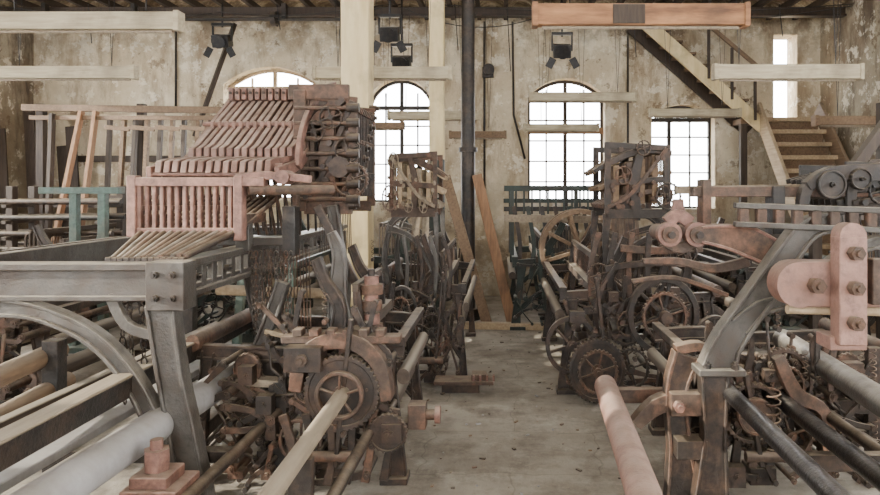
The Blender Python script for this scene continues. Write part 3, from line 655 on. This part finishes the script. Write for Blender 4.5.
# ---------------------------------------------------------------- staircase
o=Ob('staircase',(4.2,9.6,0),.004)
o.part('lower_treads')
for i in range(14):
    z=.2*(i+1); yy=8.1+.175*i
    o.bb(3.98,4.86,yy-.03,yy+.22,z-.06,z,LWOOD); o.bb(4.0,4.84,yy+.03,yy+.05,z-.2,z-.06,WOOD)
o.part('lower_stringers')
for x in(3.95,4.88): o.beam((x,8.0,.1),(x,10.5,2.95),.05,.26,LWOOD if x<4 else WOOD)
o.part('landing'); o.bb(3.7,5.1,10.5,10.98,2.72,2.8,WOOD)
o.bb(3.7,3.8,10.5,10.6,0,2.72,DWOOD)
o.part('upper_flight')
for yy in(10.35,10.9): o.beam((3.98,yy,2.65),(2.1,yy,4.32),.05,.2 if yy<10.5 else .25,CREAM if yy<10.5 else DWOOD)
for i in range(9):
    t=i/8; x=3.85-1.6*t; z=2.9+1.42*t; o.bb(x-.13,x+.13,10.38,10.88,z-.03,z+.01,WOOD); o.bb(x-.13,x-.11,10.38,10.88,z,z+.17,DWOOD)
o.part('handrail'); o.beam((3.9,10.32,3.55),(2.9,10.32,4.4),.04,.06,WOOD)
for t in(0,.35,.7): o.beam((3.85-t,10.32,2.75+.9*t),(3.85-t,10.32,3.55+.85*t),.04,.04,DWOOD)
o.finish()

# ---------------------------------------------------------------- timber & props
def plank(name,p,q,w,h,m,up=None): single(name,lambda o:o.beam(p,q,w,h,m,up),.003)
plank('leaning_plank',(-.16,8.55,.02),(-.70,8.75,1.88),.13,.035,WOOD,(0,1,0))
plank('leaning_plank',(.15,8.7,.02),(-.30,8.88,1.9),.13,.035,OWOOD,(0,1,0))
plank('floor_timber',(-.45,8.4,.04),(.9,8.3,.04),.1,.08,LWOOD)
plank('leaning_pole',(-4.15,10.7,4.3),(-4.55,10.2,2.5),.06,.06,DWOOD)
o=Ob('loom_frame_rack',(-5.1,9.6,0),.003)
o.part('posts')
for x in(-6.4,-5.0,-3.8): o.bb(x-.05,x+.05,9.5,9.6,0,2.9,DWOOD)
o.part('rails'); o.beam((-6.6,9.45,2.84),(-3.7,9.45,2.80),.06,.09,WOOD); o.beam((-6.6,9.55,1.5),(-3.7,9.55,1.5),.05,.09,DWOOD); o.beam((-6.5,9.45,2.7),(-3.8,9.3,2.68),.04,.06,WOOD)
o.part('stored_heddle_frames')
for k in range(9):
    x=-5.35+.17*k; d=rnd.uniform(-.03,.03)
    o.beam((x,9.3,1.45),(x+d,9.42,2.72),.05,.07,WOOD if k%2 else DWOOD)
    if k%2==0: o.beam((x,9.25,2.55),(x+.34,9.25,2.52),.03,.06,WOOD); o.beam((x,9.25,1.6),(x+.34,9.25,1.6),.03,.06,DWOOD)
o.beam((-5.95,9.1,.9),(-5.75,9.4,2.78),.09,.05,OWOOD,(1,0,0)); o.beam((-5.6,9.1,1.0),(-5.55,9.4,2.78),.09,.05,OWOOD,(1,0,0)); o.beam((-6.1,9.2,.5),(-6.15,9.4,2.75),.09,.05,DWOOD,(1,0,0))
for zz in (.5,.9,1.0): o.bb(-6.5,-3.8,9.1,9.5,zz-.03,zz,DWOOD)
o.finish()
o=Ob('pipe_storage_rack',(-6,8.7,0),.003)
for x in(-7.2,-6.1,-4.95): o.part('posts').bb(x-.04,x+.04,8.5,8.6,0,1.75,DWOOD); o.bb(x-.04,x+.04,8.9,9.0,0,1.75,DWOOD)
for k in range(7):
    z=.35+.2*k
    for x in(-7.2,-6.1,-4.95): o.part('arms').bb(x-.03,x+.03,8.4,9.0,z-.07,z-.03,DWOOD)
    for j in range(3): o.part('pipes').cyl((-7.35,8.5+.15*j,z),(-4.8+rnd.uniform(-.2,.1),8.5+.15*j,z+rnd.uniform(0,.02)),.035,rnd.choice([DRUST,DRUST,DGREY,DWOOD]),10)
o.finish()
o=Ob('green_stand',(-4.5,7.3,0),.004)
o.part('posts')
for x in(-4.5,-4.2): o.bb(x-.04,x+.04,7.2,7.28,0,1.66,TEAL)
o.part('top_bar').bb(-4.85,-4.0,7.18,7.3,1.66,1.73,TEAL); o.part('foot').bb(-4.75,-4.0,7.1,7.4,0,.06,TEAL); o.part('brace').beam((-4.5,7.25,.5),(-4.2,7.25,1.3),.05,.05,TEAL); o.finish()
o=Ob('green_stand',(-2.2,6.4,0),.004)
o.part('posts')
for x in(-2.45,-2.0): o.beam((x,6.3,0),(x+.1,6.3,1.15),.07,.07,TEAL)
o.part('top_bar').beam((-2.6,6.3,1.15),(-1.8,6.3,1.15),.07,.07,TEAL); o.finish()
for x,y,h in((-7.35,9.9,2.6),(-7.2,10.3,3.0),(-6.95,10.7,2.4),(-6.75,10.6,2.7)):
    plank('leaning_plank',(x+.25,y,0.02),(x,y+.15,h),.16,.03,DWOOD)
def spot(x,y,z):
    o=Ob('ceiling_spotlight',(x,y,z),.003); o.part('bracket').bb(x-.15,x+.15,y-.04,y+.04,z+.22,z+.26,BLACK); o.tube([(x,y,z+.2),(x,y,ZC-.02)],.015,BLACK,6)
    o.bb(x-.15,x-.13,y-.02,y+.02,z,z+.24,BLACK); o.bb(x+.13,x+.15,y-.02,y+.02,z,z+.24,BLACK)
    o.part('lamp').box((x,y,z),(.24,.2,.18),BLACK,('X',.3)); o.cyl((x,y-.05,z),(x,y-.16,z-.05),.07,BLACK,14,.1)
    for a in(-1,1): o.ribbon([(x+a*.13,z-.12),(x+a*.2,z-.25)],.1,y-.1,.01,BLACK,sub=1)
    o.finish()
spot(.87,9.6,3.65); spot(-1.45,9.0,3.75); spot(-1.35,9.4,3.45); spot(-4.1,10.1,3.9)
o=Ob('wall_conduits',(0,YB,3),0); o.part('pipes')
for pts in ([(-.25,10.97,1.6),(-.25,10.97,4.4)],[(-2.55,10.97,2),(-2.55,10.97,4.4)],[(2.05,10.97,1.2),(2.05,10.97,4.3)],[(.2,10.97,4.4),(.22,10.97,2.9),(.4,10.97,2.2)],[(-5.2,10.97,4.4),(-5.2,10.97,3.0)]): o.tube(pts,.018,DGREY,6)
o.part('junction_box').bb(-.28,-.1,10.9,10.98,3.5,3.66,DGREY); o.cyl((-.18,10.85,3.62),(-.18,10.97,3.62),.09,DGREY,16); o.finish()
# overhead cables strung below the ceiling
o=Ob('overhead_cables',(-1,9.5,4.2),0); o.part('wires')
def sagw(p,q,s_,r=.007):
    p,q=Vector(p),Vector(q); o.tube([p.lerp(q,i/12)+Vector((0,0,-s_*4*(i/12)*(1-i/12))) for i in range(13)],r,BLACK,5)
for a,b,c_,d,s_ in((-7.4,4.36,-1.5,4.30,.22),(-7.4,4.32,-4.1,4.22,.12),(-1.4,4.32,.9,4.28,.3),(.9,4.28,5.1,4.36,.16),(-4.1,4.28,-1.4,4.36,.1),(-.8,4.36,5.1,4.38,.12)):
    sagw((a,9.9+rnd.uniform(-.2,.1),b),(c_,9.7+rnd.uniform(-.2,.2),d),s_)
for x,l in((-5.9,.7),(-3.2,.5),(.1,1.1),(1.9,.9),(3.1,.5),(-.65,.8),(4.0,.6)): sagw((x,9.8,4.36),(x+.05,9.8,ZC-l),0)
o.part('line_shaft'); o.cyl((-7.4,10.0,4.2),(-2.2,10.0,4.2),.03,DGREY,10)
for x in(-6.8,-5.5,-3.3): o.gear((x,10.0,4.2),(1,0,0),.11,.07,DRUST,0,4); o.bb(x+.12,x+.18,9.95,10.05,4.18,4.42,DGREY)
o.finish()
plank('wall_rail',(-6.8,10.93,2.2),(-4.6,10.93,2.2),.05,.1,DWOOD)
o=Ob('slanted_timber_rack',(3.9,6.9,0),.003)
for k in range(5): o.part('slats').beam((3.05+.05*k,6.5+.12*k,1.45),(3.95+.05*k,6.5+.12*k,2.7),.04,.10,DWOOD)
for x,z in((3.25,1.65),(3.95,2.6)): o.part('posts').bb(x-.05,x+.05,6.45,6.55,0,z,DWOOD); o.bb(x-.05,x+.05,7.0,7.1,0,z,DWOOD)
o.part('rail').beam((3.0,6.5,1.45),(4.7,6.5,1.5),.06,.1,DRUST); o.beam((3.5,6.5,1.95),(4.7,6.5,1.98),.05,.08,DWOOD); o.finish()
o=Ob('floor_debris',(0,5,0),0); o.part('chips')
for k in range(220):
    x=rnd.choice([rnd.gauss(-.35,.35),rnd.gauss(.6,.35)]); y=rnd.uniform(3.2,9.8); s_=rnd.uniform(.005,.018)
    o.box((x,y,s_*.3),(s_*rnd.uniform(.6,2.6),s_,s_*.6),rnd.choice([GWOOD,DWOOD,RUST,WOOD,CLOTH]),('Z',rnd.uniform(0,3)))
o.finish()
single('exterior_ground',lambda o:o.bb(-30,30,YB+.45,60,-.4,-.2,PLASTER))

# ---------------------------------------------------------------- light
w=bpy.data.worlds.new('sky'); S.world=w; w.use_nodes=True
bg=w.node_tree.nodes['Background']; bg.inputs[0].default_value=(.97,.98,1,1); bg.inputs[1].default_value=20
def area(name,loc,rot,sx,sy,p,col=(1,.96,.91)):
    l=bpy.data.lights.new(name,'AREA'); l.shape='RECTANGLE'; l.size=sx; l.size_y=sy; l.energy=p; l.color=col
    o=bpy.data.objects.new(name,l); S.collection.objects.link(o); o.location=loc; o.rotation_euler=rot; return o
area('daylight_rear_windows',(0,-2.3,3.0),(math.radians(74),0,0),9,2.2,105)
area('ceiling_fill',(-.5,7,4.3),(0,0,0),8,4,90)  # added fill lamp below the closed ceiling, keeps the back of the room bright
sn=bpy.data.lights.new('sun','SUN'); sn.energy=14; sn.angle=.01; sn.color=(1,.94,.82)
so=bpy.data.objects.new('sun',sn); S.collection.objects.link(so); so.rotation_euler=Vector((1,.22,-.30)).to_track_quat('-Z','Y').to_euler()
cam=bpy.data.cameras.new('camera'); co=bpy.data.objects.new('camera',cam); S.collection.objects.link(co); S.camera=co
co.location=(0,0,1.7); co.rotation_euler=(math.pi/2,0,0); cam.sensor_width=36; cam.lens=36*684/880; cam.shift_x=-60/880; cam.shift_y=-57.5/880
cam.clip_start=.05
